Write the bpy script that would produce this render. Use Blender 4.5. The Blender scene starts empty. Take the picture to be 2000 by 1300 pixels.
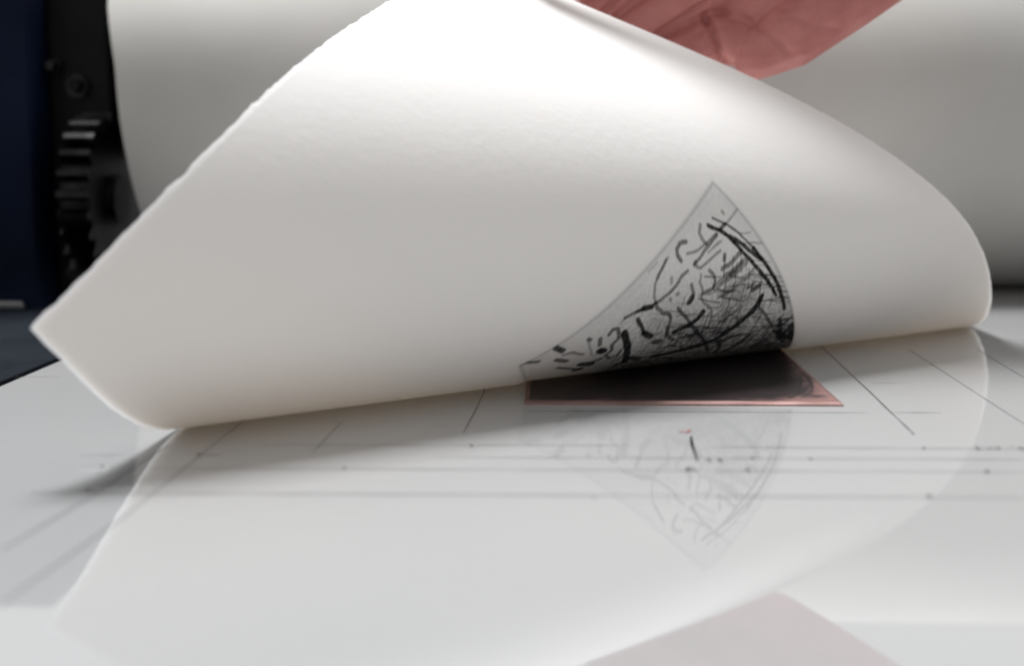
import bpy, bmesh, math, random
import numpy as np
from mathutils import Vector, Matrix, noise

random.seed(7); np.random.seed(7)
K = 0.095                       # metres per scene unit (camera height above the bed)
sc = bpy.context.scene
col = sc.collection

# ---------------------------------------------------------------- camera
YAW, PITCH, ROLL, FPX = 0.0340766, 0.1360254, -0.0019596, 2623.15
cy, sy = math.cos(YAW), math.sin(YAW)
fwd = Vector((-sy*math.cos(PITCH), cy*math.cos(PITCH), -math.sin(PITCH)))
rgt = Vector((cy, sy, 0.0)); upv = rgt.cross(fwd)
r2 = rgt*math.cos(ROLL) + upv*math.sin(ROLL)
u2 = -rgt*math.sin(ROLL) + upv*math.cos(ROLL)
cam_data = bpy.data.cameras.new('camera')
cam = bpy.data.objects.new('camera', cam_data); col.objects.link(cam)
cam.matrix_world = Matrix(((r2.x, u2.x, -fwd.x, 0), (r2.y, u2.y, -fwd.y, 0), (r2.z, u2.z, -fwd.z, K), (0, 0, 0, 1)))
cam_data.sensor_width = 36.0; cam_data.lens = 36.0*FPX/2000.0
cam_data.clip_start = 0.01; cam_data.clip_end = 50
cam_data.dof.use_dof = True; cam_data.dof.focus_distance = 5.7*K; cam_data.dof.aperture_fstop = 7.0
sc.camera = cam

# ---------------------------------------------------------------- light
world = bpy.data.worlds.new('World'); sc.world = world; world.use_nodes = True
bg = world.node_tree.nodes['Background']
bg.inputs[0].default_value = (1.0, 0.992, 0.985, 1); bg.inputs[1].default_value = 0.50

def lamp(name, loc, target, size, size_y, power, colr):
    d = bpy.data.lights.new(name, 'AREA'); d.shape = 'RECTANGLE'; d.size = size; d.size_y = size_y
    d.energy = power; d.color = colr
    o = bpy.data.objects.new(name, d); col.objects.link(o)
    o.location = loc
    o.rotation_euler = (Vector(target)-Vector(loc)).to_track_quat('-Z', 'Y').to_euler()
    return o
lamp('ceiling_lamp', (-0.40, 1.20, 1.70), (0.02, 0.50, 0.0), 0.62, 0.54, 55.0, (0.985, 0.99, 1.0))

sc.view_settings.view_transform = 'Standard'; sc.view_settings.look = 'None'
sc.view_settings.exposure = 0.24; sc.view_settings.gamma = 1.0
sc.render.engine = 'CYCLES'
sc.cycles.use_denoising = True
sc.cycles.max_bounces = 8
sc.cycles.filter_width = 2.0

# ---------------------------------------------------------------- helpers
def mat(name, base=(0.5, 0.5, 0.5), rough=0.5, metal=0.0, ior=1.5, spec=0.5):
    m = bpy.data.materials.new(name); m.use_nodes = True
    b = m.node_tree.nodes['Principled BSDF']
    b.inputs['Base Color'].default_value = (*base, 1); b.inputs['Roughness'].default_value = rough
    b.inputs['Metallic'].default_value = metal; b.inputs['IOR'].default_value = ior
    b.inputs['Specular IOR Level'].default_value = spec
    return m, m.node_tree, b
def node(nt, t, **kw):
    n = nt.nodes.new(t)
    for k, v in kw.items(): setattr(n, k, v)
    return n
def noise_mix(nt, b, scale, c0, c1, detail=5.0, lo=0.3, hi=0.7, stretch=None):
    tc = node(nt, 'ShaderNodeTexCoord'); mp = node(nt, 'ShaderNodeMapping')
    if stretch: mp.inputs['Scale'].default_value = stretch
    nz = node(nt, 'ShaderNodeTexNoise'); nz.inputs['Scale'].default_value = scale; nz.inputs['Detail'].default_value = detail
    mr = node(nt, 'ShaderNodeMapRange'); mr.inputs[1].default_value = lo; mr.inputs[2].default_value = hi
    mx = node(nt, 'ShaderNodeMix', data_type='RGBA')
    mx.inputs[6].default_value = (*c0, 1); mx.inputs[7].default_value = (*c1, 1)
    L = nt.links.new
    L(tc.outputs['Object'], mp.inputs[0]); L(mp.outputs[0], nz.inputs['Vector']); L(nz.outputs['Fac'], mr.inputs[0]); L(mr.outputs[0], mx.inputs[0])
    if b: L(mx.outputs[2], b.inputs['Base Color'])
    return tc, mx
def bump(nt, b, scale, strength, dist, detail=4.0):
    tc = node(nt, 'ShaderNodeTexCoord'); nz = node(nt, 'ShaderNodeTexNoise')
    nz.inputs['Scale'].default_value = scale; nz.inputs['Detail'].default_value = detail
    bp = node(nt, 'ShaderNodeBump'); bp.inputs['Strength'].default_value = strength; bp.inputs['Distance'].default_value = dist
    nt.links.new(tc.outputs['Object'], nz.inputs['Vector']); nt.links.new(nz.outputs['Fac'], bp.inputs['Height']); nt.links.new(bp.outputs[0], b.inputs['Normal'])

def link(name, me, m=None, parent=None, smooth=False):
    o = bpy.data.objects.new(name, me); col.objects.link(o)
    if m is not None: me.materials.append(m)
    if parent: o.parent = parent
    if smooth: me.polygons.foreach_set('use_smooth', [True]*len(me.polygons))
    return o
def obj(name, bm, m, parent=None, smooth=False):
    me = bpy.data.meshes.new(name); bmesh.ops.recalc_face_normals(bm, faces=bm.faces); bm.to_mesh(me); bm.free()
    me.transform(Matrix.Scale(K, 4))
    if smooth is not False and smooth is not True:
        o = link(name, me, m, parent); me.polygons.foreach_set('use_smooth', [True]*len(me.polygons)); me.set_sharp_from_angle(angle=smooth); return o
    return link(name, me, m, parent, smooth)
def tag(o, label, cat, group=None, kind=None):
    if label: o['label'] = label
    if cat: o['category'] = cat
    if group: o['group'] = group
    if kind: o['kind'] = kind
    return o
def empty(name, loc=(0, 0, 0)):
    o = bpy.data.objects.new(name, None); col.objects.link(o); o.empty_display_size = 0.02
    return o
def box(bm, x0, x1, y0, y1, z0, z1, bev=0.0, seg=2):
    g = bmesh.ops.create_cube(bm, size=1.0)
    vs = g['verts']
    for v in vs:
        v.co = Vector((x0 if v.co.x < 0 else x1, y0 if v.co.y < 0 else y1, z0 if v.co.z < 0 else z1))
    if bev:
        es = list({e for v in vs for e in v.link_edges})
        bmesh.ops.bevel(bm, geom=es, offset=bev, segments=seg, affect='EDGES', profile=0.5)
def cyl(bm, p0, p1, r0, r1=None, seg=32):
    p0, p1 = Vector(p0), Vector(p1); r1 = r0 if r1 is None else r1
    q = (p1-p0).to_track_quat('Z', 'Y').to_matrix().to_4x4(); q.translation = (p0+p1)/2
    bmesh.ops.create_cone(bm, cap_ends=True, segments=seg, radius1=r0, radius2=r1, depth=(p1-p0).length, matrix=q)

# drawing strokes: half width, density, flat sheet coordinates
STROKES=[
(0.0049,1,[(0.927,5.311),(0.96,5.366),(0.985,5.431),(1.0,5.518),(1.022,5.622),(1.045,5.725),(1.055,5.79),(1.061,5.833)]),
(0.0033,0.8,[(0.971,5.308),(1.009,5.372),(1.032,5.424),(1.05,5.497),(1.059,5.554)]),
(0.0054,1,[(1.059,5.554),(1.068,5.616),(1.077,5.674),(1.086,5.775),(1.088,5.836),(1.085,5.895),(1.083,5.947)]),
(0.0049,0.95,[(0.991,5.426),(1.013,5.475),(1.03,5.524),(1.045,5.577),(1.069,5.622)]),
(0.0043,0.9,[(1.009,5.372),(0.96,5.366)]),
(0.0027,0.5,[(1.116,5.376),(1.062,5.376),(1.009,5.372)]),
(0.0043,0.5,[(1.038,5.327),(1.038,5.336)]),
(0.0043,0.65,[(0.894,5.281),(0.864,5.3),(0.859,5.33),(0.862,5.361)]),
(0.0033,0.65,[(0.937,5.366),(0.851,5.357),(0.786,5.339),(0.751,5.319)]),
(0.0043,0.75,[(0.938,5.372),(0.848,5.374),(0.755,5.38)]),
(0.0033,0.65,[(0.905,5.432),(0.831,5.422),(0.772,5.415)]),
(0.0027,0.5,[(0.93,5.4),(0.843,5.394)]),
(0.0022,0.4,[(0.944,5.407),(0.883,5.403)]),
(0.0049,0.8,[(0.78,5.277),(0.748,5.26),(0.719,5.268),(0.708,5.287),(0.705,5.318)]),
(0.0054,0.75,[(0.911,5.462),(0.894,5.477)]),
(0.0054,0.75,[(0.986,5.516),(0.908,5.513),(0.865,5.5)]),
(0.0098,0.6,[(0.986,5.565),(0.917,5.56),(0.842,5.544),(0.793,5.546)]),
(0.0054,0.55,[(0.968,5.555),(0.885,5.552)]),
(0.0043,0.6,[(1.006,5.627),(0.944,5.624),(0.868,5.623),(0.784,5.6)]),
(0.0033,0.55,[(0.66,5.26),(0.612,5.271),(0.56,5.292)]),
(0.0027,0.3,[(0.603,5.239),(0.544,5.235)]),
(0.0038,0.6,[(0.646,5.262),(0.586,5.281),(0.541,5.303),(0.515,5.338),(0.505,5.379)]),
(0.0043,0.6,[(0.766,5.375),(0.749,5.38),(0.765,5.408)]),
(0.0043,0.75,[(0.707,5.377),(0.668,5.372),(0.629,5.386),(0.577,5.388),(0.53,5.386),(0.505,5.379)]),
(0.0043,0.75,[(0.804,5.456),(0.812,5.487),(0.805,5.516),(0.78,5.539),(0.727,5.522)]),
(0.0035,0.6,[(0.755,5.438),(0.736,5.46),(0.732,5.501),(0.71,5.533),(0.712,5.566),(0.736,5.627),(0.72,5.687),(0.699,5.718),(0.666,5.72)]),
(0.0049,0.75,[(0.692,5.441),(0.69,5.464),(0.683,5.488),(0.665,5.503),(0.642,5.508)]),
(0.0076,0.9,[(0.67,5.492),(0.649,5.504)]),
(0.0043,0.5,[(0.622,5.341),(0.612,5.359)]),
(0.0043,0.6,[(0.61,5.423),(0.617,5.426)]),
(0.0043,0.6,[(0.575,5.417),(0.574,5.426)]),
(0.0049,0.8,[(0.411,5.345),(0.444,5.36),(0.477,5.377),(0.505,5.379),(0.502,5.407),(0.514,5.445),(0.543,5.488),(0.541,5.514),(0.516,5.549),(0.503,5.589),(0.527,5.662)]),
(0.0043,0.85,[(0.589,5.486),(0.608,5.559),(0.628,5.65),(0.653,5.751),(0.673,5.843),(0.684,5.96)]),
(0.0076,1,[(0.692,5.608),(0.658,5.623),(0.62,5.623),(0.54,5.605)]),
(0.0043,0.8,[(0.4,5.383),(0.408,5.43),(0.408,5.484),(0.436,5.543)]),
(0.0033,0.55,[(0.437,5.537),(0.488,5.548)]),
(0.0087,1,[(0.987,5.777),(0.958,5.801),(0.906,5.819),(0.845,5.832),(0.784,5.842),(0.724,5.853),(0.672,5.852),(0.588,5.82),(0.506,5.782),(0.425,5.736)]),
(0.0065,0.9,[(0.96,5.707),(0.996,5.716)]),
(0.0038,0.75,[(0.961,5.827),(0.981,5.895),(1.006,6.008)]),
(0.0065,0.95,[(0.887,5.985),(0.843,6.013),(0.801,6.056),(0.759,6.06)]),
(0.0054,0.9,[(0.74,5.895),(0.739,5.987),(0.716,6.038)]),
(0.0033,0.45,[(1.01,6.019),(1.072,5.981)]),
(0.0054,0.75,[(0.965,5.983),(1.022,6.043),(1.047,6.026)]),
(0.0087,0.9,[(1.104,6.104),(1.113,6.128)]),
(0.0033,0.4,[(1.116,6.028),(1.09,6.038)]),
(0.0054,0.85,[(0.977,6.135),(0.899,6.143)]),
(0.0043,0.8,[(1.008,6.228),(0.904,6.155)]),
(0.0043,0.7,[(0.909,6.008),(0.887,6.049)]),
(0.006,0.85,[(1.071,6.28),(1.06,6.175)]),
(0.0043,0.85,[(1.067,6.193),(1.089,6.184)]),
(0.006,0.85,[(1.094,6.216),(1.121,6.204)]),
(0.0065,0.85,[(1.092,6.296),(1.12,6.28)]),
(0.0046,0.85,[(1.057,6.161),(1.084,6.135)]),
(0.0071,0.85,[(1.12,6.27),(1.121,6.181)]),
(0.0052,0.85,[(1.05,6.057),(1.052,5.99)]),
(0.0042,0.85,[(1.114,6.191),(1.098,6.143)]),
(0.0055,0.85,[(1.092,6.201),(1.104,6.163)]),
(0.0072,0.85,[(1.045,6.205),(1.056,6.141)]),
(0.0062,0.85,[(1.038,6.05),(1.082,6.05)]),
(0.0057,0.85,[(1.103,6.357),(1.147,6.364)]),
(0.0045,0.85,[(1.058,6.141),(1.088,6.131)]),
(0.0067,0.85,[(1.117,6.295),(1.138,6.305)]),
(0.007,0.85,[(1.05,6.19),(1.035,6.091)]),
(0.0047,0.85,[(1.101,6.25),(1.065,6.157)]),
(0.0046,0.85,[(1.119,6.139),(1.133,6.07)]),
(0.005,0.85,[(1.099,6.265),(1.076,6.206)]),
(0.0046,0.85,[(1.05,6.149),(1.014,6.06)]),
(0.0055,0.85,[(1.119,6.212),(1.115,6.143)]),
(0.0073,0.85,[(1.039,6.102),(1.053,6.052)]),
(0.0046,0.85,[(1.033,6.151),(1.049,6.127)]),
(0.0051,0.85,[(1.096,6.21),(1.1,6.176)]),
(0.0035,0.85,[(1.058,6.174),(1.074,6.121)]),
(0.0063,0.85,[(1.04,6.116),(1.058,6.089)]),
(0.0074,0.85,[(1.062,6.172),(1.031,6.089)]),
(0.0021,0.28,[(0.801,5.641),(0.861,5.642)]),
(0.0021,0.28,[(0.819,5.632),(0.881,5.634)]),
(0.0028,0.27,[(0.937,5.635),(1.001,5.641)]),
(0.0019,0.3,[(0.769,5.726),(0.81,5.721)]),
(0.0022,0.38,[(0.915,5.637),(0.966,5.641)]),
(0.0031,0.3,[(0.797,5.602),(0.862,5.605)]),
(0.0019,0.38,[(0.829,5.567),(0.89,5.572)]),
(0.0029,0.34,[(0.932,5.677),(0.98,5.68)]),
(0.0021,0.37,[(0.911,5.706),(0.95,5.707)]),
(0.0023,0.29,[(0.814,5.62),(0.867,5.622)]),
(0.0032,0.39,[(0.95,5.684),(0.984,5.686)]),
(0.0027,0.31,[(0.773,5.709),(0.842,5.704)]),
(0.0017,0.33,[(0.818,5.622),(0.862,5.623)]),
(0.0031,0.35,[(0.78,5.739),(0.812,5.734)]),
(0.0021,0.35,[(0.735,5.674),(0.774,5.671)]),
(0.0026,0.28,[(0.853,5.676),(0.932,5.678)]),
(0.0029,0.28,[(0.771,5.749),(0.822,5.74)]),
(0.0019,0.37,[(0.784,5.651),(0.855,5.651)]),
(0.003,0.21,[(0.948,5.639),(1.016,5.646)]),
(0.0023,0.3,[(0.822,5.603),(0.881,5.607)]),
(0.0018,0.23,[(0.94,5.63),(0.978,5.634)]),
(0.0018,0.31,[(0.731,5.753),(0.798,5.739)]),
(0.0027,0.33,[(0.825,5.62),(0.875,5.622)]),
(0.0018,0.32,[(0.845,5.602),(0.895,5.605)]),
(0.0019,0.28,[(0.891,5.7),(0.928,5.7)]),
(0.0023,0.28,[(0.798,5.752),(0.857,5.745)]),
(0.0028,0.3,[(0.825,5.744),(0.876,5.74)]),
(0.0017,0.29,[(0.793,5.659),(0.858,5.658)]),
(0.0029,0.26,[(0.932,5.735),(1.01,5.737)]),
(0.0027,0.4,[(0.871,5.605),(0.947,5.611)]),
(0.0026,0.2,[(0.879,5.747),(0.916,5.745)]),
(0.0018,0.22,[(0.757,5.704),(0.789,5.701)]),
(0.003,0.23,[(0.94,5.683),(0.975,5.684)]),
(0.0028,0.22,[(0.738,5.684),(0.792,5.679)]),
(0.003,0.25,[(0.779,5.582),(0.84,5.585)]),
(0.0029,0.29,[(0.807,5.585),(0.871,5.589)]),
(0.0023,0.22,[(0.827,5.646),(0.876,5.648)]),
(0.0028,0.37,[(0.807,5.742),(0.845,5.738)]),
(0.0027,0.4,[(0.872,5.725),(0.927,5.724)]),
(0.0031,0.31,[(0.818,5.55),(0.89,5.557)]),
(0.0021,0.24,[(0.815,5.739),(0.854,5.735)]),
(0.0028,0.41,[(0.873,5.664),(0.918,5.665)]),
(0.003,0.33,[(0.789,5.711),(0.839,5.707)]),
(0.0024,0.28,[(0.826,5.592),(0.86,5.594)]),
(0.0029,0.23,[(0.795,5.607),(0.844,5.609)]),
(0.004,0.57,[(0.766,5.896),(0.838,5.925)]),
(0.003,0.64,[(0.705,5.886),(0.777,5.912)]),
(0.0027,0.64,[(0.954,6.066),(0.993,6.081)]),
(0.0027,0.43,[(0.804,6.028),(0.877,6.048)]),
(0.004,0.71,[(0.601,5.705),(0.664,5.732)]),
(0.0031,0.64,[(0.591,5.808),(0.632,5.822)]),
(0.0028,0.49,[(0.521,5.621),(0.59,5.652)]),
(0.0029,0.52,[(0.755,5.923),(0.779,5.932)]),
(0.0042,0.51,[(0.712,5.806),(0.769,5.831)]),
(0.0036,0.4,[(0.742,5.819),(0.782,5.837)]),
(0.0042,0.5,[(0.917,6.123),(0.947,6.131)]),
(0.0036,0.61,[(0.855,6.031),(0.896,6.045)]),
(0.0043,0.62,[(0.874,5.959),(0.942,5.988)]),
(0.0029,0.64,[(0.738,5.815),(0.79,5.838)]),
(0.0036,0.6,[(0.806,5.949),(0.841,5.963)]),
(0.0024,0.72,[(0.554,5.779),(0.613,5.798)]),
(0.0035,0.57,[(0.543,5.675),(0.606,5.702)]),
(0.0026,0.38,[(0.79,5.917),(0.833,5.933)]),
(0.0038,0.49,[(0.825,6.003),(0.88,6.022)]),
(0.0023,0.55,[(0.602,5.735),(0.673,5.765)]),
(0.0029,0.51,[(0.588,5.788),(0.631,5.803)]),
(0.004,0.39,[(0.735,5.923),(0.779,5.938)]),
(0.0039,0.64,[(0.608,5.699),(0.638,5.712)]),
(0.0038,0.68,[(0.566,5.675),(0.612,5.695)]),
(0.003,0.43,[(0.842,5.988),(0.875,5.999)]),
(0.0027,0.66,[(0.729,5.88),(0.764,5.894)]),
(0.0042,0.5,[(0.484,5.697),(0.555,5.724)]),
(0.0043,0.62,[(0.741,5.894),(0.801,5.917)]),
(0.0035,0.64,[(0.613,5.827),(0.663,5.844)]),
(0.0032,0.56,[(0.471,5.68),(0.529,5.702)]),
(0.0023,0.55,[(0.699,5.793),(0.753,5.816)]),
(0.0043,0.71,[(0.79,5.914),(0.847,5.936)]),
(0.0023,0.49,[(0.534,5.742),(0.591,5.763)]),
(0.0042,0.48,[(0.591,5.681),(0.644,5.704)]),
(0.004,0.59,[(0.906,6.066),(0.939,6.078)]),
(0.0029,0.67,[(0.937,6.099),(1.005,6.122)]),
(0.0038,0.54,[(0.941,6.135),(0.991,6.149)]),
(0.0026,0.41,[(0.533,5.625),(0.56,5.637)]),
(0.0031,0.61,[(0.713,5.889),(0.767,5.908)]),
(0.003,0.42,[(0.619,5.764),(0.685,5.791)]),
(0.003,0.56,[(0.922,6.086),(0.968,6.101)]),
(0.0026,0.66,[(0.767,5.857),(0.791,5.867)]),
(0.0026,0.42,[(0.542,5.694),(0.576,5.708)]),
(0.0024,0.42,[(0.672,5.765),(0.697,5.776)]),
(0.0031,0.51,[(0.716,5.788),(0.741,5.799)]),
(0.003,0.36,[(0.823,5.881),(0.871,5.902)]),
(0.0032,0.42,[(0.958,6.026),(0.989,6.039)]),
(0.0023,0.64,[(0.779,5.887),(0.81,5.9)]),
(0.0042,0.47,[(0.602,5.803),(0.651,5.821)]),
(0.0035,0.49,[(0.596,5.712),(0.664,5.742)]),
(0.0076,0.95,[(0.034,5.227),(0.056,5.275)]),
(0.0043,0.65,[(0.053,5.308),(0.091,5.324),(0.129,5.386)]),
(0.0065,0.85,[(0.019,5.319),(0.058,5.378)]),
(0.0054,0.75,[(0.015,5.409),(0.076,5.506),(0.104,5.555)]),
(0.0087,0.9,[(0.082,5.541),(0.105,5.541)]),
(0.0098,0.95,[(0.11,5.475),(0.153,5.525)]),
(0.0054,0.8,[(0.154,5.504),(0.198,5.503)]),
(0.0054,0.8,[(0.172,5.299),(0.181,5.314)]),
(0.0033,0.45,[(0.168,5.314),(0.165,5.364),(0.163,5.43),(0.185,5.445)]),
(0.0054,0.8,[(0.22,5.346),(0.212,5.383)]),
(0.0098,1,[(0.204,5.425),(0.217,5.447)]),
(0.0049,0.85,[(0.22,5.49),(0.25,5.473),(0.261,5.432),(0.294,5.418),(0.306,5.356),(0.284,5.341),(0.261,5.355)]),
(0.0043,0.8,[(0.226,5.506),(0.231,5.539),(0.266,5.549),(0.29,5.514)]),
(0.0087,1,[(0.324,5.403),(0.324,5.461),(0.322,5.524),(0.31,5.597),(0.295,5.668)]),
(0.0043,0.8,[(0.353,5.329),(0.389,5.336),(0.449,5.359)]),
(0.0071,0.9,[(0.445,5.356),(0.48,5.38)]),
(0.0033,0.5,[(0.353,5.329),(0.325,5.34)]),
(0.0049,0.75,[(0.401,5.379),(0.406,5.452),(0.406,5.488)]),
(0.0076,0.9,[(0.407,5.483),(0.431,5.539)]),
(0.0076,0.9,[(0.44,5.59),(0.468,5.61)]),
(0.0087,0.9,[(0.324,5.643),(0.361,5.697)]),
(0.0065,0.9,[(0.295,5.668),(0.251,5.669)]),
(0.0054,0.8,[(-0.126,5.213),(-0.093,5.224),(-0.049,5.259)]),
]
TONES=[(0.873,5.712,0.074,0.3),(0.766,5.793,0.087,0.3),(0.609,5.805,0.098,0.32),(1.12,6.247,0.035,0.85),(1.083,6.126,0.039,0.5),(0.417,5.713,0.078,0.3),(0.963,6.124,0.087,0.35),(0.895,5.564,0.035,0.28),(0.468,5.461,0.039,0.14),(0.214,5.537,0.065,0.2)]
# pencil rulings on the bed
BED_LINES=[('V', [(-0.333, 4.679), (-0.316, 5.086), (-0.301, 5.616)], 3, 0.9), ('V', [(-0.813, 4.342), (-0.798, 4.896)], 3, 0.6), ('V', [(-1.236, 2.835), (-1.192, 3.549), (-1.166, 4.907)], 3, 0.5), ('V', [(-1.403, 3.234), (-1.357, 3.735), (-1.328, 4.462)], 3, 0.5), ('V', [(1.353, 6.979), (1.299, 5.628), (1.259, 4.693)], 3, 0.95), ('V', [(1.765, 6.77), (1.707, 4.882)], 3, 0.6), ('V', [(2.107, 6.777), (2.053, 5.902)], 3, 0.6), ('H', [(-1.549, 3.806), (-0.281, 3.816), (1.347, 3.824)], 3, 0.7), ('H', [(-0.115, 5.081), (1.191, 5.082)], 3, 0.8), ('H', [(1.276, 5.094), (1.468, 5.088)], 3, 0.7), ('H', [(-1.03, 4.47), (0.247, 4.486)], 3, 0.5), ('H', [(0.523, 4.469), (1.565, 4.464)], 3, 0.7), ('H', [(-0.399, 4.293), (1.513, 4.312)], 3, 0.6), ('H', [(-1.278, 4.121), (1.454, 4.137)], 3, 0.45), ('H', [(-1.575, 4.285), (-1.436, 4.304)], 3, 0.5), ('H', [(-1.519, 4.128), (-1.446, 4.13)], 3, 0.6), ('H', [(-1.197, 4.302), (-1.112, 4.305)], 4, 0.9), ('H', [(1.346, 5.742), (1.5, 5.745)], 3, 0.5), ('H', [(-2.404, 5.801), (-2.208, 5.819)], 3, 0.4), ('H', [(-1.391, 3.81), (-1.335, 3.812)], 5, 0.9)]
BED_DOTS=[('dot', [(-1.446, 4.13)], 9), ('dot', [(-1.388, 3.834)], 9), ('dot', [(-1.185, 4.31)], 9), ('dot', [(-0.292, 4.464)], 9), ('dot', [(-0.673, 4.129)], 8), ('dot', [(0.107, 3.785)], 6), ('dot', [(0.824, 4.302)], 8), ('dot', [(1.231, 4.463)], 9), ('dot', [(1.339, 4.134)], 10), ('dot', [(1.078, 3.828)], 11), ('dot', [(1.257, 4.701)], 7), ('dot', [(0.637, 4.305)], 8), ('dot', [(0.598, 4.142)], 9), ('dot', [(0.413, 4.137)], 8)]
BED_MARKS=[('dark', [(0.468, 4.631), (0.458, 4.491), (0.456, 4.374), (0.455, 4.278)], 6), ('red', [(0.432, 4.716), (0.457, 4.69), (0.48, 4.735)], 5), ('dark', [(0.448, 4.264), (0.459, 4.257)], 6), ('dark', [(0.487, 4.286), (0.496, 4.25)], 6), ('dark', [(0.522, 4.287), (0.532, 4.244)], 6), ('dark', [(0.401, 4.13), (0.42, 4.157), (0.434, 4.124)], 6), ('dark', [(1.411, 4.483), (1.408, 4.444)], 5), ('dark', [(1.416, 4.46), (1.424, 4.46)], 5), ('dark', [(1.435, 4.484), (1.441, 4.476)], 5), ('dark', [(1.44, 4.461), (1.443, 4.445)], 5), ('dark', [(1.459, 4.485), (1.46, 4.461)], 5), ('dark', [(1.464, 4.461), (1.477, 4.477)], 5), ('dark', [(1.483, 4.485), (1.479, 4.446)], 5), ('dark', [(1.51, 4.462), (1.518, 4.463)], 5), ('dark', [(1.53, 4.486), (1.536, 4.479)], 5), ('dark', [(1.546, 4.479), (1.556, 4.448)], 5), ('dark', [(1.548, 4.456), (1.582, 4.464)], 5)]

# ---------------------------------------------------------------- materials
m_bed, nt, b = mat('bed_plastic', (0.47, 0.485, 0.49), 0.035, ior=2.3)
tcr = node(nt, 'ShaderNodeTexCoord'); nzr = node(nt, 'ShaderNodeTexNoise'); nzr.inputs['Scale'].default_value = 14; nzr.inputs['Detail'].default_value = 8
mrr = node(nt, 'ShaderNodeMapRange'); mrr.inputs[1].default_value = 0.35; mrr.inputs[2].default_value = 0.75; mrr.inputs[3].default_value = 0.02; mrr.inputs[4].default_value = 0.045
nt.links.new(tcr.outputs['Object'], nzr.inputs['Vector']); nt.links.new(nzr.outputs['Fac'], mrr.inputs[0]); nt.links.new(mrr.outputs[0], b.inputs['Roughness'])
noise_mix(nt, b, 2.2, (0.345, 0.352, 0.358), (0.395, 0.394, 0.388))
m_edge, nt, b = mat('bed_edge', (0.10, 0.11, 0.12), 0.4)
m_line, nt, b = mat('pencil_line', (0.10, 0.10, 0.10), 0.035, ior=2.3)
m_line2, nt, b = mat('faint_pencil_line', (0.21, 0.215, 0.22), 0.035, ior=2.3)
m_mark, nt, b = mat('marker_ink', (0.02, 0.02, 0.022), 0.035, ior=2.3)
m_red, nt, b = mat('red_pencil', (0.42, 0.12, 0.13), 0.035, ior=2.3)
m_slate, nt, b = mat('slate_paint', (0.022, 0.028, 0.038), 0.75, spec=0.04)
noise_mix(nt, b, 18, (0.006, 0.008, 0.012), (0.011, 0.014, 0.019))
m_navy, nt, b = mat('navy_paint', (0.004, 0.009, 0.030), 0.6, spec=0.08)
noise_mix(nt, b, 12, (0.002, 0.004, 0.013), (0.004, 0.009, 0.026))
m_black, nt, b = mat('black_iron', (0.004, 0.004, 0.005), 0.5, spec=0.15)
noise_mix(nt, b, 40, (0.001, 0.001, 0.0015), (0.004, 0.004, 0.004))
m_steel, nt, b = mat('worn_steel', (0.32, 0.32, 0.33), 0.32, metal=1.0)
noise_mix(nt, b, 30, (0.22, 0.22, 0.23), (0.42, 0.42, 0.43))
m_gear, nt, b = mat('oiled_gear_steel', (0.05, 0.05, 0.052), 0.3, metal=1.0)
noise_mix(nt, b, 60, (0.006, 0.006, 0.006), (0.035, 0.035, 0.035))
m_felt, nt, b = mat('felt', (0.36, 0.35, 0.32), 0.95, spec=0.1)
noise_mix(nt, b, 9, (0.40, 0.395, 0.375), (0.47, 0.46, 0.44), 8)
bump(nt, b, 900, 0.25, 0.0006)
m_copper, nt, b = mat('copper', (0.55, 0.33, 0.29), 0.5, metal=1.0)
noise_mix(nt, b, 60, (0.26, 0.155, 0.14), (0.46, 0.31, 0.285), 6, stretch=(1, 6, 1))
m_skin, nt, b = mat('skin', (0.42, 0.165, 0.135), 0.5, spec=0.35)
noise_mix(nt, b, 55, (0.37, 0.12, 0.11), (0.47, 0.18, 0.16), 6, 0.3, 0.7)
b.inputs['Subsurface Weight'].default_value = 0.12; b.inputs['Subsurface Radius'].default_value = (1, .35, .2); b.inputs['Subsurface Scale'].default_value = 0.004
bump(nt, b, 420, 0.3, 0.0008)
m_sleeve, nt, b = mat('sleeve_knit', (0.20, 0.22, 0.23), 0.9, spec=0.1)
bump(nt, b, 1200, 0.5, 0.0008)

PAPER = (0.84, 0.84, 0.84)
def paper_nodes(m, nt, b):
    tc = node(nt, 'ShaderNodeTexCoord'); L = nt.links.new
    n1 = node(nt, 'ShaderNodeTexNoise'); n1.inputs['Scale'].default_value = 260; n1.inputs['Detail'].default_value = 6
    n2 = node(nt, 'ShaderNodeTexNoise'); n2.inputs['Scale'].default_value = 40; n2.inputs['Detail'].default_value = 3
    ad = node(nt, 'ShaderNodeMath', operation='ADD')
    L(tc.outputs['Object'], n1.inputs['Vector']); L(tc.outputs['Object'], n2.inputs['Vector'])
    L(n1.outputs['Fac'], ad.inputs[0]); L(n2.outputs['Fac'], ad.inputs[1])
    bp = node(nt, 'ShaderNodeBump'); bp.inputs['Strength'].default_value = 0.16; bp.inputs['Distance'].default_value = 0.0009
    L(ad.outputs[0], bp.inputs['Height']); L(bp.outputs[0], b.inputs['Normal'])
TRANS = 0.2
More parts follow.
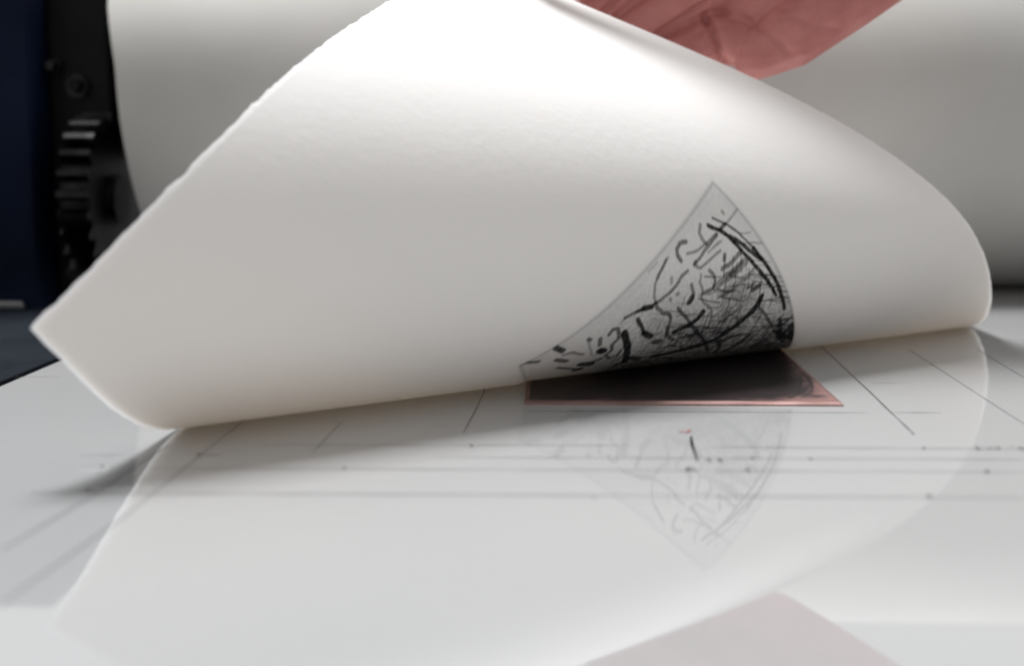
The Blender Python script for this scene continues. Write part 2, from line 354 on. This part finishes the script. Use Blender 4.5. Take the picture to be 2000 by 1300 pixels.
def make_paper(name, inked, TRANS=TRANS, glow=(0.87, 0.76, 0.63)):
    m, nt, b = mat(name, PAPER, 0.9, spec=0.15)
    paper_nodes(m, nt, b)
    out = nt.nodes['Material Output']
    tr = node(nt, 'ShaderNodeBsdfTranslucent'); tr.inputs[0].default_value = (*glow, 1)
    ms = node(nt, 'ShaderNodeMixShader'); ms.inputs[0].default_value = TRANS
    if inked:
        at = node(nt, 'ShaderNodeAttribute', attribute_name='ink')
        mx = node(nt, 'ShaderNodeMix', data_type='RGBA'); mx.inputs[6].default_value = (*PAPER, 1); mx.inputs[7].default_value = (0.006, 0.0055, 0.006, 1)
        nt.links.new(at.outputs['Fac'], mx.inputs[0]); nt.links.new(mx.outputs[2], b.inputs['Base Color'])
        mr = node(nt, 'ShaderNodeMapRange'); mr.inputs[3].default_value = TRANS; mr.inputs[4].default_value = 0.0
        nt.links.new(at.outputs['Fac'], mr.inputs[0]); nt.links.new(mr.outputs[0], ms.inputs[0])
    nt.links.new(b.outputs[0], ms.inputs[1]); nt.links.new(tr.outputs[0], ms.inputs[2]); nt.links.new(ms.outputs[0], out.inputs[0])
    return m
m_paper = make_paper('cotton_paper', False); m_print = make_paper('printed_ink', True); m_deckle = make_paper('thin_deckle_edge', False, 0.6, (0.88, 0.88, 0.89))

m_film, nt, b = mat('inked_copper', (0.01, 0.01, 0.01), 0.3, spec=0.25)
at_ = node(nt, 'ShaderNodeAttribute', attribute_name='ink')
mx = node(nt, 'ShaderNodeMix', data_type='RGBA'); mx.inputs[6].default_value = (0.46, 0.26, 0.235, 1); mx.inputs[7].default_value = (0.012, 0.010, 0.011, 1)
nt.links.new(at_.outputs['Fac'], mx.inputs[0]); nt.links.new(mx.outputs[2], b.inputs['Base Color'])
iv = node(nt, 'ShaderNodeMath', operation='SUBTRACT'); iv.inputs[0].default_value = 1.0
nt.links.new(at_.outputs['Fac'], iv.inputs[1]); nt.links.new(iv.outputs[0], b.inputs['Metallic'])
b.inputs['Roughness'].default_value = 0.42
bump(nt, b, 420, 0.25, 0.0004)

# ---------------------------------------------------------------- the press bed and what is ruled on it
bm = bmesh.new(); box(bm, -2.39, 6.5, 0.6, 13.0, -0.16, 0.0, 0.012)
bed = obj('press_bed', bm, m_bed); tag(bed, None, None, kind='structure')

def ribbon(pts, half, z, taper=True):
    bm = bmesh.new(); pts = [Vector((p[0], p[1], 0)) for p in pts]
    P = []
    for a, c in zip(pts[:-1], pts[1:]):
        n = max(2, int((c-a).length/0.12))
        for i in range(n): P.append(a.lerp(c, i/n))
    P.append(pts[-1])
    vs = []
    for i, p in enumerate(P):
        d = (P[min(i+1, len(P)-1)]-P[max(i-1, 0)]).normalized(); nrm = Vector((-d.y, d.x, 0))
        w = half*(0.75+0.5*noise.noise(p*9.0))
        if taper and (i == 0 or i == len(P)-1): w *= 0.5
        off = nrm*0.0015*noise.noise(p*3.0)
        vs.append((bm.verts.new((p.x+nrm.x*w+off.x, p.y+nrm.y*w+off.y, z)), bm.verts.new((p.x-nrm.x*w+off.x, p.y-nrm.y*w+off.y, z))))
    for a, c in zip(vs[:-1], vs[1:]): bm.faces.new((a[0], c[0], c[1], a[1]))
    for f in bm.faces:
        if f.normal.z < 0: f.normal_flip()
    return bm
zl = 0.0012
for i, (kd, pts, wpx, dark) in enumerate(BED_LINES):
    D = sum(p[1] for p in pts)/len(pts)
    half = (0.0036 if kd == 'V' else 0.0040)*(0.7+0.5*dark)
    obj('ruled_line', ribbon(pts, half, zl+0.00012*i), m_line if dark > 0.85 else m_line2, bed)
for i, (_, pts, s) in enumerate(BED_DOTS):
    x, y = pts[0]; bm = bmesh.new(); r = s*0.00062
    ring = [bm.verts.new((x+r*(1+0.3*random.uniform(-1, 1))*math.cos(t), y+1.9*r*(1+0.3*random.uniform(-1, 1))*math.sin(t), 0.0046)) for t in [k*math.tau/12 for k in range(12)]]
    bm.faces.new(ring); obj('pencil_dot', bm, m_mark, bed)
for i, (kd, pts, s) in enumerate(BED_MARKS):
    half = 0.0062
    obj('red_pencil_mark' if kd == 'red' else 'handwritten_mark', ribbon(pts, half, 0.0050+0.0001*i), m_red if kd == 'red' else m_mark, bed)

# ---------------------------------------------------------------- paper geometry: a flat sheet rolled up along a diagonal peel line
A = np.array([-1.37113417, 4.82840361]); B = np.array([2.34834188, 7.72475947])
EX = np.array([0.99885321, -0.04787763]); EY = np.array([0.04787763, 0.99885321])
XL, XR, YN, LEN = -1.60073431, 1.97580561, 3.67138831, 4.75
SK = np.linspace(0, 3.4, 9)
TH = [0.0, 0.7272749, 1.6296506, 2.2491114, 2.5519971, 2.6791637, 2.7055765, 2.6905501, 2.690932]
AL = [0.0, -0.0107228, 0.0281394, -0.0829456, -0.0884565, -0.0561028, -0.0393927, -0.0324308, -0.0288114]
NF = 600
D0 = (B-A)/np.linalg.norm(B-A); N0 = np.array([D0[1], -D0[0]]); MID = (A+B)/2
def _fold():
    S = np.linspace(0, 3.4, NF+1); T = np.interp(S, SK, TH); al = np.interp(S, SK, AL)
    k = np.hanning(91); k /= k.sum()
    T = np.convolve(np.pad(T, 45, mode='edge'), k, 'valid'); T -= T[0]
    al = np.convolve(np.pad(al, 45, mode='edge'), k, 'valid')
    R = np.eye(3); t = np.zeros(3); Rs = [R]; ts = [t]; P = []; Dr = []
    for i in range(NF):
        p = MID+N0*S[i]; dd = D0*np.cos(al[i])+N0*np.sin(al[i]); P.append(p); Dr.append(dd)
        th = T[i+1]-T[i]; ax = np.array([dd[0], dd[1], 0])
        Kx = np.array([[0, 0, ax[1]], [0, 0, -ax[0]], [-ax[1], ax[0], 0]])
        nn = np.array([dd[1], -dd[0], 0]); sg = 1 if np.cross(ax, nn)[2] > 0 else -1
        Q = np.eye(3)+np.sin(sg*th)*Kx+(1-np.cos(th))*Kx@Kx
        p3 = np.array([p[0], p[1], 0]); t = R@(p3-Q@p3)+t; R = R@Q; Rs.append(R); ts.append(t)
    Dr = np.array(Dr)
    return np.array(P), np.stack([Dr[:, 1], -Dr[:, 0]], -1), np.array(Rs), np.array(ts)
RP, RN, RR, RT = _fold()
PX0, PX1, PY0, PY1 = -0.1294, 1.1222, 5.2154, 6.98           # the plate on the bed
PT, BEVW = 0.0135, 0.017                                     # plate thickness and bevel width
def smooth01(x): x = np.clip(x, 0, 1); return x*x*(3-2*x)
def bend(X, side=-1.0, off=0.0):
    """flat sheet coordinates -> 3-D, moved 'off' along the sheet normal (printed side down when flat)"""
    out = np.zeros((len(X), 3)); c0 = (RP*RN).sum(1)
    for s in range(0, len(X), 20000):
        x = X[s:s+20000]
        inside = (x@RN.T-c0) > 0
        idx = np.where(inside.all(1), NF, np.argmin(inside, 1))
        x3 = np.c_[x, np.zeros(len(x))]
        p = np.einsum('kij,kj->ki', RR[idx], x3)+RT[idx]
        p += RR[idx][:, :, 2]*off
        sd = (x-A)@N0
        inx = smooth01((x[:, 0]-PX0+0.05)/0.07)*smooth01((PX1+0.05-x[:, 0])/0.07)*smooth01((x[:, 1]-PY0+0.05)/0.07)*smooth01((PY1+0.05-x[:, 1])/0.07)
        p[:, 2] += inx*PT*np.where(sd > 0, np.exp(-(np.maximum(sd, 0)/0.35)**2), 1.0)+0.0035
        out[s:s+20000] = p
    return out
def grid_mesh(name, P, nu, nv, flip=False):
    me = bpy.data.meshes.new(name)
    i = np.arange(nu*nv).reshape(nv, nu)
    q = np.stack([i[:-1, :-1], i[:-1, 1:], i[1:, 1:], i[1:, :-1]], -1).reshape(-1, 4)
    if flip: q = q[:, ::-1]
    me.from_pydata((P*K).tolist(), [], q.tolist()); me.update()
    return me
def fbm(x, y, s):
    return noise.fractal(Vector((x*s, y*s, 3.7)), 0.9, 2.0, 4)
# ---- ink density of the drawing, in flat coordinates shared by print and plate
def seg_dist(X, a, c):
    d = c-a; t = np.clip(((X-a)@d)/max(d@d, 1e-9), 0, 1); return np.linalg.norm(X-(a+t[:, None]*d), axis=1), t
HATCH = []
rh = random.Random(11)
while len(HATCH) < 330:
    x, y = rh.uniform(0.25, 1.08), rh.uniform(5.45, 6.6); sd = float((np.array([x, y])-A) @ N0)
    if not 0.3 < sd < 1.05 or rh.random() > (1.25-sd)*(x+0.15): continue
    ang = rh.choice((0.75, 0.75, 2.2))+rh.uniform(-0.12, 0.12); ln = rh.uniform(0.05, 0.16)
    HATCH.append((rh.uniform(0.0012, 0.0022), rh.uniform(0.35, 0.75), [(x, y), (x+ln*math.cos(ang), y+ln*math.sin(ang))]))
def ink_density(X):
    den = np.zeros(len(X))
    for x, y, r, d in TONES:
        den = 1-(1-den)*(1-min(0.95, 1.35*d)*np.exp(-((X[:, 0]-x)**2+(X[:, 1]-y)**2)/(2*(r*0.8)**2)))
    wob = np.array([[noise.noise(Vector((p[0]*22, p[1]*22, 1.0))), noise.noise(Vector((p[0]*22, p[1]*22, 8.0)))] for p in X])
    gr = np.array([noise.fractal(Vector((p[0]*60, p[1]*60, 4.0)), 0.8, 2.0, 3) for p in X])
    den *= 0.85+0.45*np.clip(gr, -1, 1)
    Xw = X+0.004*wob
    for w, d, pts in STROKES+HATCH:
        pts = np.array(pts); lo = pts.min(0)-0.05; hi = pts.max(0)+0.05
        m = np.where(((Xw > lo) & (Xw < hi)).all(1))[0]
        if len(m) == 0: continue
        best = np.full(len(m), 9.0)
        for k in range(len(pts)-1):
            best = np.minimum(best, seg_dist(Xw[m], pts[k], pts[k+1])[0])
        soft = 0.0028
        cov = d*smooth01((w*2.0+soft-best)/(2*soft))*(0.97+0.10*gr[m])
        den[m] = 1-(1-den[m])*(1-np.clip(cov, 0, 1))
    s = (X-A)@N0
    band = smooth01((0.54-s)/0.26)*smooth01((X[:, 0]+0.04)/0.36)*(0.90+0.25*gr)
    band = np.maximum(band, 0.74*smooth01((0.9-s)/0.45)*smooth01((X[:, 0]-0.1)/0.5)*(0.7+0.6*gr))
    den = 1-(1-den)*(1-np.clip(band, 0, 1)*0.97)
    return den, gr
def lines(lo, f0, f1, hi, coarse, fine):
    n0 = max(2, int((f0-lo)/coarse)); n1 = int((f1-f0)/fine); n2 = max(2, int((hi-f1)/coarse))
    return np.r_[np.linspace(lo, f0, n0, endpoint=False), np.linspace(f0, f1, n1, endpoint=False), np.linspace(f1, hi, n2+1)], n0, n0+n1
def build_paper():
    THK, CH = 0.0050, 0.0085                                # thickness; the torn edge tapers
    us, j0, j1 = lines(XL, -0.52, 1.0, XR, 0.022, 0.0046)
    vs_, i0, i1 = lines(YN, YN+1.44, YN+3.36, YN+LEN, 0.022, 0.0046)
    nu, nv = len(us), len(vs_)
    def sheet(inset):
        U, V = np.meshgrid(us, vs_); U = U.copy(); V = V.copy()
        for j in range(nu):
            V[0, j] += 0.0045*fbm(us[j], 0, 14)+0.003*fbm(us[j], 5, 45)+inset; V[-1, j] += 0.004*fbm(us[j], 9, 14)-inset
        for i in range(nv):
            U[i, 0] += 0.003*fbm(vs_[i], 2, 16)+inset; U[i, -1] -= 0.003*fbm(vs_[i], 7, 14)+inset
        cr = 0.002
        U[0, 0] += cr; V[0, 0] += cr; U[0, -1] -= cr; V[0, -1] += cr
        return (U[..., None]*EX+V[..., None]*EY).reshape(-1, 2)
    XF = sheet(CH); lo = bend(XF, off=0.0); hi = bend(sheet(0.0), off=THK)
    n = nu*nv; i = np.arange(n).reshape(nv, nu)
    q4 = lambda g: np.stack([g[:-1, :-1], g[1:, :-1], g[1:, 1:], g[:-1, 1:]], -1)
    front = q4(i); keep = np.ones(front.shape[:2], bool); keep[i0:i1, j0:j1] = False
    qa = front[keep]; qb = q4(i).reshape(-1, 4)[:, ::-1]+n
    loop = np.concatenate([i[0, :], i[1:, -1], i[-1, -2::-1], i[-2:0:-1, 0]]); nx = np.roll(loop, -1)
    qs = np.stack([loop, nx, nx+n, loop+n], -1)
    me = bpy.data.meshes.new('etching_paper')
    me.from_pydata((np.r_[lo, hi]*K).tolist(), [], np.r_[qa, qb, qs].tolist()); me.update()
    o = link('etching_paper', me, m_paper, smooth=True); me.set_sharp_from_angle(angle=math.radians(35))
    me.materials.append(m_deckle); idx = np.zeros(len(me.polygons), np.int32); idx[len(qa)+len(qb):] = 1
    bq = np.zeros(front.shape[:2], bool); bq[0] = bq[-1] = True; bq[:, 0] = bq[:, -1] = True
    idx[len(qa):len(qa)+len(qb)][bq.ravel()] = 1
    me.polygons.foreach_set('material_index', idx)
    tag(o, 'large white deckle-edged sheet of paper being peeled up off the copper plate', 'paper')
    # the printed part of the face
    sub = i[i0:i1+1, j0:j1+1]; X = XF[sub.ravel()]; P = lo[sub.ravel()]
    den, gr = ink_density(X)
    edge = np.minimum.reduce([X[:, 0]-PX0, PX1-X[:, 0], X[:, 1]-PY0])
    inside = smooth01((edge+0.004)/0.008)
    rim = 0.30*np.exp(-((edge-0.004)/0.010)**2)+0.05*np.exp(-((edge-0.035)/0.012)**2)
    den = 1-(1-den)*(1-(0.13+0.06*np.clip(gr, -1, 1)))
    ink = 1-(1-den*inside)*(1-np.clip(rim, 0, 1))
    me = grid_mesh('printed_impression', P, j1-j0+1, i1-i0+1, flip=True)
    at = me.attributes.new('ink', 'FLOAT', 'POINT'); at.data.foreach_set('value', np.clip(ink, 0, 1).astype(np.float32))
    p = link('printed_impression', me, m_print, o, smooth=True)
    p['label'] = 'black ink print of a sketched figure inside a grey plate mark'
    return o
paper = build_paper()

# ---------------------------------------------------------------- copper plate
plate = empty('etching_plate'); plate.location = (PX0*K, PY0*K, 0)
tag(plate, 'copper plate with a pink rim, coated in black ink, under the peeled sheet', 'plate')
def P0(o): o.parent = plate; o.matrix_parent_inverse = Matrix.Translation((-PX0*K, -PY0*K, 0)); return o
bm = bmesh.new()
def ring(x0, x1, y0, y1, z): return [bm.verts.new(c) for c in ((x0, y0, z), (x1, y0, z), (x1, y1, z), (x0, y1, z))]
zb = 0.0016
rs = [ring(PX0, PX1, PY0, PY1, zb), ring(PX0, PX1, PY0, PY1, zb+0.0045), ring(PX0+BEVW, PX1-BEVW, PY0+BEVW*1.6, PY1-BEVW, PT)]
for a, c in zip(rs[:-1], rs[1:]):
    for k in range(4): bm.faces.new((a[k], a[(k+1) % 4], c[(k+1) % 4], c[k]))
bm.faces.new(rs[0][::-1]); bm.faces.new(rs[2])
P0(obj('copper_base', bm, m_copper))
def build_film():
    st = 0.006; x0, x1, y0, y1 = PX0+BEVW+0.001, PX1-BEVW-0.001, PY0+BEVW*1.6+0.001, PY1-BEVW-0.001
    nu = int((x1-x0)/st); nv = int((y1-y0)/st)
    U, V = np.meshgrid(np.linspace(x0, x1, nu), np.linspace(y0, y1, nv)); X = np.stack([U.ravel(), V.ravel()], -1)
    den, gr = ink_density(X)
    n2 = np.array([noise.fractal(Vector((p[0]*9, p[1]*9, 11.0)), 0.9, 2.0, 4) for p in X])
    e_r = x1-X[:, 0]+0.03*n2; e_n = X[:, 1]-y0+0.05*n2
    film = 0.965+0.02*n2
    right = smooth01((X[:, 0]-0.75)/0.3)
    film -= 0.62*np.exp(-(np.maximum(e_r, 0)/0.045)**2)
    film -= (0.10+0.55*right)*np.exp(-(np.maximum(e_n, 0)/(0.03+0.06*right))**2)
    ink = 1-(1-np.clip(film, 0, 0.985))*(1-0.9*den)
    P = np.c_[X, np.full(len(X), PT+0.0009)]
    me = grid_mesh('ink_film', P, nu, nv)
    at = me.attributes.new('ink', 'FLOAT', 'POINT'); at.data.foreach_set('value', np.clip(ink, 0, 1).astype(np.float32))
    o = link('ink_film', me, m_film, smooth=True); P0(o)
build_film()

# ---------------------------------------------------------------- roller and its felt
YC, RAD = 10.0, 1.26
roller = empty('press_roller')
tag(roller, 'steel press roller hidden inside the grey felt behind the paper', 'roller')
bm = bmesh.new(); cyl(bm, (-2.70, YC, RAD), (6.4, YC, RAD), RAD-0.03, seg=96); obj('roller_drum', bm, m_steel, roller, smooth=math.radians(40))
bm = bmesh.new(); cyl(bm, (-3.42, YC, RAD), (-2.68, YC, RAD), 0.34, seg=40); obj('roller_shaft', bm, m_gear, roller, smooth=math.radians(40))
bm = bmesh.new()
nA, nX = 72, 60
def felt_pt(t, k, r):
    ph = math.radians(-88+ t*(250)); u = k/(nX-1)
    xl = float(np.interp(math.degrees(ph), [-88, -29.7, 12.6, 33.7, 60, 162], [-2.76, -2.797, -2.872, -2.965, -2.98, -2.98])); x = xl+(6.3-xl)*u
    rr = r+0.012*noise.noise(Vector((x*0.9, ph*1.5, 2)))
    return (x, YC-rr*math.cos(ph), RAD+rr*math.sin(ph))
lay = []
for r in (RAD, RAD-0.026):
    lay.append([[bm.verts.new(felt_pt(i/(nA-1), k, r)) for k in range(nX)] for i in range(nA)])
for L_, fl in ((lay[0], 0), (lay[1], 1)):
    for i in range(nA-1):
        for k in range(nX-1):
            q = (L_[i][k], L_[i][k+1], L_[i+1][k+1], L_[i+1][k]); bm.faces.new(q if not fl else q[::-1])
for i in range(nA-1):
    for k in (0, nX-1): bm.faces.new((lay[0][i][k], lay[0][i+1][k], lay[1][i+1][k], lay[1][i][k]))
for k in range(nX-1):
    for i in (0, nA-1): bm.faces.new((lay[0][i][k], lay[0][i][k+1], lay[1][i][k+1], lay[1][i][k]))
felt = obj('felt_blanket', bm, m_felt, smooth=math.radians(50))
tag(felt, 'pale grey felt blanket wrapped round the roller behind the paper', 'blanket')

# ---------------------------------------------------------------- left side of the press
frame = empty('printing_press'); frame.location = (-3.45*K, 8.7*K, 0)
tag(frame, 'dark navy painted upright of the printing press at the left edge', 'press frame')
def PF(o): o.parent = frame; o.matrix_parent_inverse = Matrix.Translation((3.45*K, -8.7*K, 0)); return o
bm = bmesh.new(); box(bm, -6.5, -3.42, 8.7, 11.6, -1.8, 2.1, 0.05); PF(obj('upright', bm, m_navy))
bm = bmesh.new(); box(bm, -3.415, -2.985, 9.02, 11.3, -0.2, 2.06, 0.03); PF(obj('bearing_block', bm, m_black))
bm = bmesh.new(); box(bm, -6.5, -2.43, 1.0, 8.66, -0.55, -0.035, 0.02); PF(obj('side_rail', bm, m_slate))
bm = bmesh.new(); box(bm, -2.56, -2.46, 1.0, 8.64, -0.05, -0.012, 0.008); PF(obj('rail_trim', bm, m_slate))
bm = bmesh.new(); box(bm, -3.74, -3.50, 8.62, 8.695, -0.034, 0.018, 0.012); PF(obj('foot_plate', bm, m_steel))
def bolt(x, y, z, r):
    bm = bmesh.new(); cyl(bm, (x, y, z), (x, y-0.05, z), r*1.5, seg=24); cyl(bm, (x, y-0.05, z), (x, y-0.13, z), r, r*0.92, seg=6)
    PF(obj('bolt_head', bm, m_gear, smooth=math.radians(30)))
for x, z, r in ((-3.35, 1.55, 0.035), (-3.20, 1.42, 0.05), (-3.18, 0.86, 0.03), (-3.27, 0.18, 0.04), (-3.18, 0.28, 0.035)): bolt(x, 9.018, z, r)
gear = empty('drive_gear'); gear.location = (-3.1*K, YC*K, RAD*K)
tag(gear, 'oily dark toothed drive gear at the left end of the roller', 'gear')
GY, GZ, NT = 9.0, 0.66, 26
prof = []
for i in range(NT):
    for da, rr in ((0.0, 0.50), (0.26, 0.50), (0.42, 0.585), (0.70, 0.585), (0.86, 0.50)):
        a = (i+da)/NT*math.tau; prof.append((GY+rr*math.cos(a), GZ+rr*math.sin(a)))
bm = bmesh.new(); n_ = len(prof)
ra = [bm.verts.new((-3.17, y, z)) for y, z in prof]; rb = [bm.verts.new((-2.975, y, z)) for y, z in prof]
for k in range(n_): bm.faces.new((ra[k], ra[(k+1) % n_], rb[(k+1) % n_], rb[k]))
bm.faces.new(ra); bm.faces.new(rb[::-1])
gw = obj('gear_wheel', bm, m_gear, gear); gw.matrix_parent_inverse = Matrix.Translation((3.1*K, -YC*K, -RAD*K))
bm = bmesh.new(); cyl(bm, (-3.22, GY, GZ), (-2.93, GY, GZ), 0.17, seg=32)
gw = obj('hub', bm, m_gear, gear, smooth=math.radians(30)); gw.matrix_parent_inverse = Matrix.Translation((3.1*K, -YC*K, -RAD*K))

# ---------------------------------------------------------------- the hand behind the sheet
person = empty('person'); HO = Vector((0.911, 7.06, 1.503)); person.location = HO*K
tag(person, 'bare reddish hand in a grey sleeve holding the sheet up from behind', 'person')
def ball(c, r, n=14, sy_=1.0):
    out = []
    for i in range(n//2+1):
        t = math.pi*i/(n//2)
        for j in range(n):
            p = math.tau*j/n
            out.append((c[0]+r*math.sin(t)*math.cos(p), c[1]+r*sy_*math.sin(t)*math.sin(p), c[2]+r*math.cos(t)))
    return out
def hull(bm, balls):
    vs = [bm.verts.new(p) for bl in balls for p in ball(*bl)]
    r = bmesh.ops.convex_hull(bm, input=vs)
    kill = [v for v in r['geom_interior'] if isinstance(v, bmesh.types.BMVert)]+[v for v in r['geom_unused'] if isinstance(v, bmesh.types.BMVert)]
    bmesh.ops.delete(bm, geom=list(set(kill)), context='VERTS')
HAND_FOLDS = [([(-16, 21), (-29, 12.5), (-46, 1)], 3.0, 1.6), ([(-15, 15), (-9, 2), (-1, -16)], 3.4, 1.9), ([(2, 16), (12, 9), (24, -2)], 1.2, 1.8),
    ([(25, 15), (36, 9.5), (48, 9)], 0.8, 1.7), ([(-15, 14), (-20, 4), (-26, -6)], 1.0, 1.6), ([(-48, 34), (-62, 20), (-72, 8)], 3.0, 1.7),
    ([(10, 24), (24, 18), (40, 22)], 0.5, 1.8)]
def build_hand():
    # millimetres: x right, y away from the viewer, z up, origin at the little finger's knuckle
    bm = bmesh.new()
    chain = lambda pts: [hull(bm, [a, c]) for a, c in zip(pts[:-1], pts[1:])]
    # forearm and wrist
    chain([((190, -70, 150), 33), ((130, -16, 98), 28.5), ((90, 10, 62), 26.5)])
    # palm: hypothenar, middle, thenar, and the row of pads below the fingers
    hull(bm, [((11, 4, -1.5), 13.0), ((28, 5, 6), 15.0), ((56, 10, 30), 20), ((84, 14, 54), 24)])
    hull(bm, [((6, 12, 20), 14), ((4, 14, 44), 12), ((86, 16, 60), 22), ((6, 16, 66), 12)])
    hull(bm, [((24, 2, 44), 13), ((48, 2, 50), 17), ((84, 10, 62), 22)])
    hull(bm, [((30, 0, 68), 15), ((52, 2, 66), 18), ((84, 12, 66), 22)])
    # little, ring, middle, index fingers: knuckle, middle joint, last joint, tip
    chain([((6, 10, 4), 12), ((-12, 4, 5), 11.8), ((-36, -2, -6), 9.8), ((-54, -8, -22), 7.8), ((-60, -8, -34), 6.4)])
    chain([((4, 12, 33), 12.5), ((-20, 5, 27), 12.2), ((-47, -1, 11), 9.9), ((-68, 0, -8), 8.8), ((-76, 0, -22), 7.2)])
    chain([((2, 13, 56), 11.5), ((-30, 8, 45), 10.8), ((-60, 3, 25), 10.0), ((-84, 6, 10), 9.0), ((-94, 8, -4), 7.2)])
    chain([((4, 13, 74), 11.2), ((-34, 9, 66), 10.2), ((-72, 3, 55), 9.4), ((-94, 0, 46), 8.6), ((-106, -2, 40), 7.2)])
    # thumb, over the top edge of the sheet
    chain([((44, 4, 78), 16), ((4, -3, 94), 12.5), ((-46, -14, 80), 10.5), ((-84, -24, 58), 9.2), ((-98, -26, 50), 7.8)])
    me = bpy.data.meshes.new('hand_raw'); bmesh.ops.recalc_face_normals(bm, faces=bm.faces); bm.to_mesh(me); bm.free()
    me.transform(Matrix.Scale(0.001, 4))
    o = bpy.data.objects.new('hand_raw', me); col.objects.link(o)
    md = o.modifiers.new('r', 'REMESH'); md.mode = 'VOXEL'; md.voxel_size = 0.0011
    ms = o.modifiers.new('s', 'SMOOTH'); ms.factor = 0.5; ms.iterations = 3
    dg = bpy.context.evaluated_depsgraph_get(); ev = o.evaluated_get(dg)
    hm = bpy.data.meshes.new_from_object(ev); bpy.data.objects.remove(o)
    hm.name = 'hand'
    # skin folds: pressed into the side that faces the sheet (millimetres, x and z)
    nv = len(hm.vertices); co = np.zeros(nv*3); hm.vertices.foreach_get('co', co); co = co.reshape(-1, 3)
    no = np.zeros(nv*3); hm.vertex_normals.foreach_get('vector', no); no = no.reshape(-1, 3)
    for pts, depth, wid in HAND_FOLDS:
        p = np.array(pts, float)*0.001; best = np.full(nv, 1.0)
        for k in range(len(p)-1): best = np.minimum(best, seg_dist(co[:, [0, 2]], p[k], p[k+1])[0])
        co -= no*((no[:, 1] < 0.1)*depth*0.001*np.exp(-(best/(wid*0.001))**2))[:, None]
    hm.vertices.foreach_set('co', co.ravel()); hm.update()
    return link('hand', hm, m_skin, person, smooth=True)
build_hand()
bm = bmesh.new(); n = 40; rows = []
path = [(0.100, 0.006, 0.071, 0.0300), (0.108, -0.001, 0.078, 0.0325), (0.126, -0.014, 0.095, 0.0325), (0.158, -0.043, 0.123, 0.036), (0.212, -0.092, 0.170, 0.042)]
pts = [Vector(p[:3]) for p in path]
for i, p in enumerate(pts):
    d = (pts[min(i+1, len(pts)-1)]-pts[max(0, i-1)]).normalized(); q = d.to_track_quat('Z', 'Y')
    rows.append([bm.verts.new(p+q @ Vector((path[i][3]*math.cos(t)*(1+0.03*math.sin(5*t+i)), path[i][3]*math.sin(t), 0))) for t in [k*math.tau/n for k in range(n)]])
for a, c in zip(rows[:-1], rows[1:]):
    for k in range(n): bm.faces.new((a[k], a[(k+1) % n], c[(k+1) % n], c[k]))
bm.faces.new(rows[-1])
me = bpy.data.meshes.new('sleeve'); bmesh.ops.recalc_face_normals(bm, faces=bm.faces); bm.to_mesh(me); bm.free()
sl = link('sleeve', me, m_sleeve, person, smooth=True)
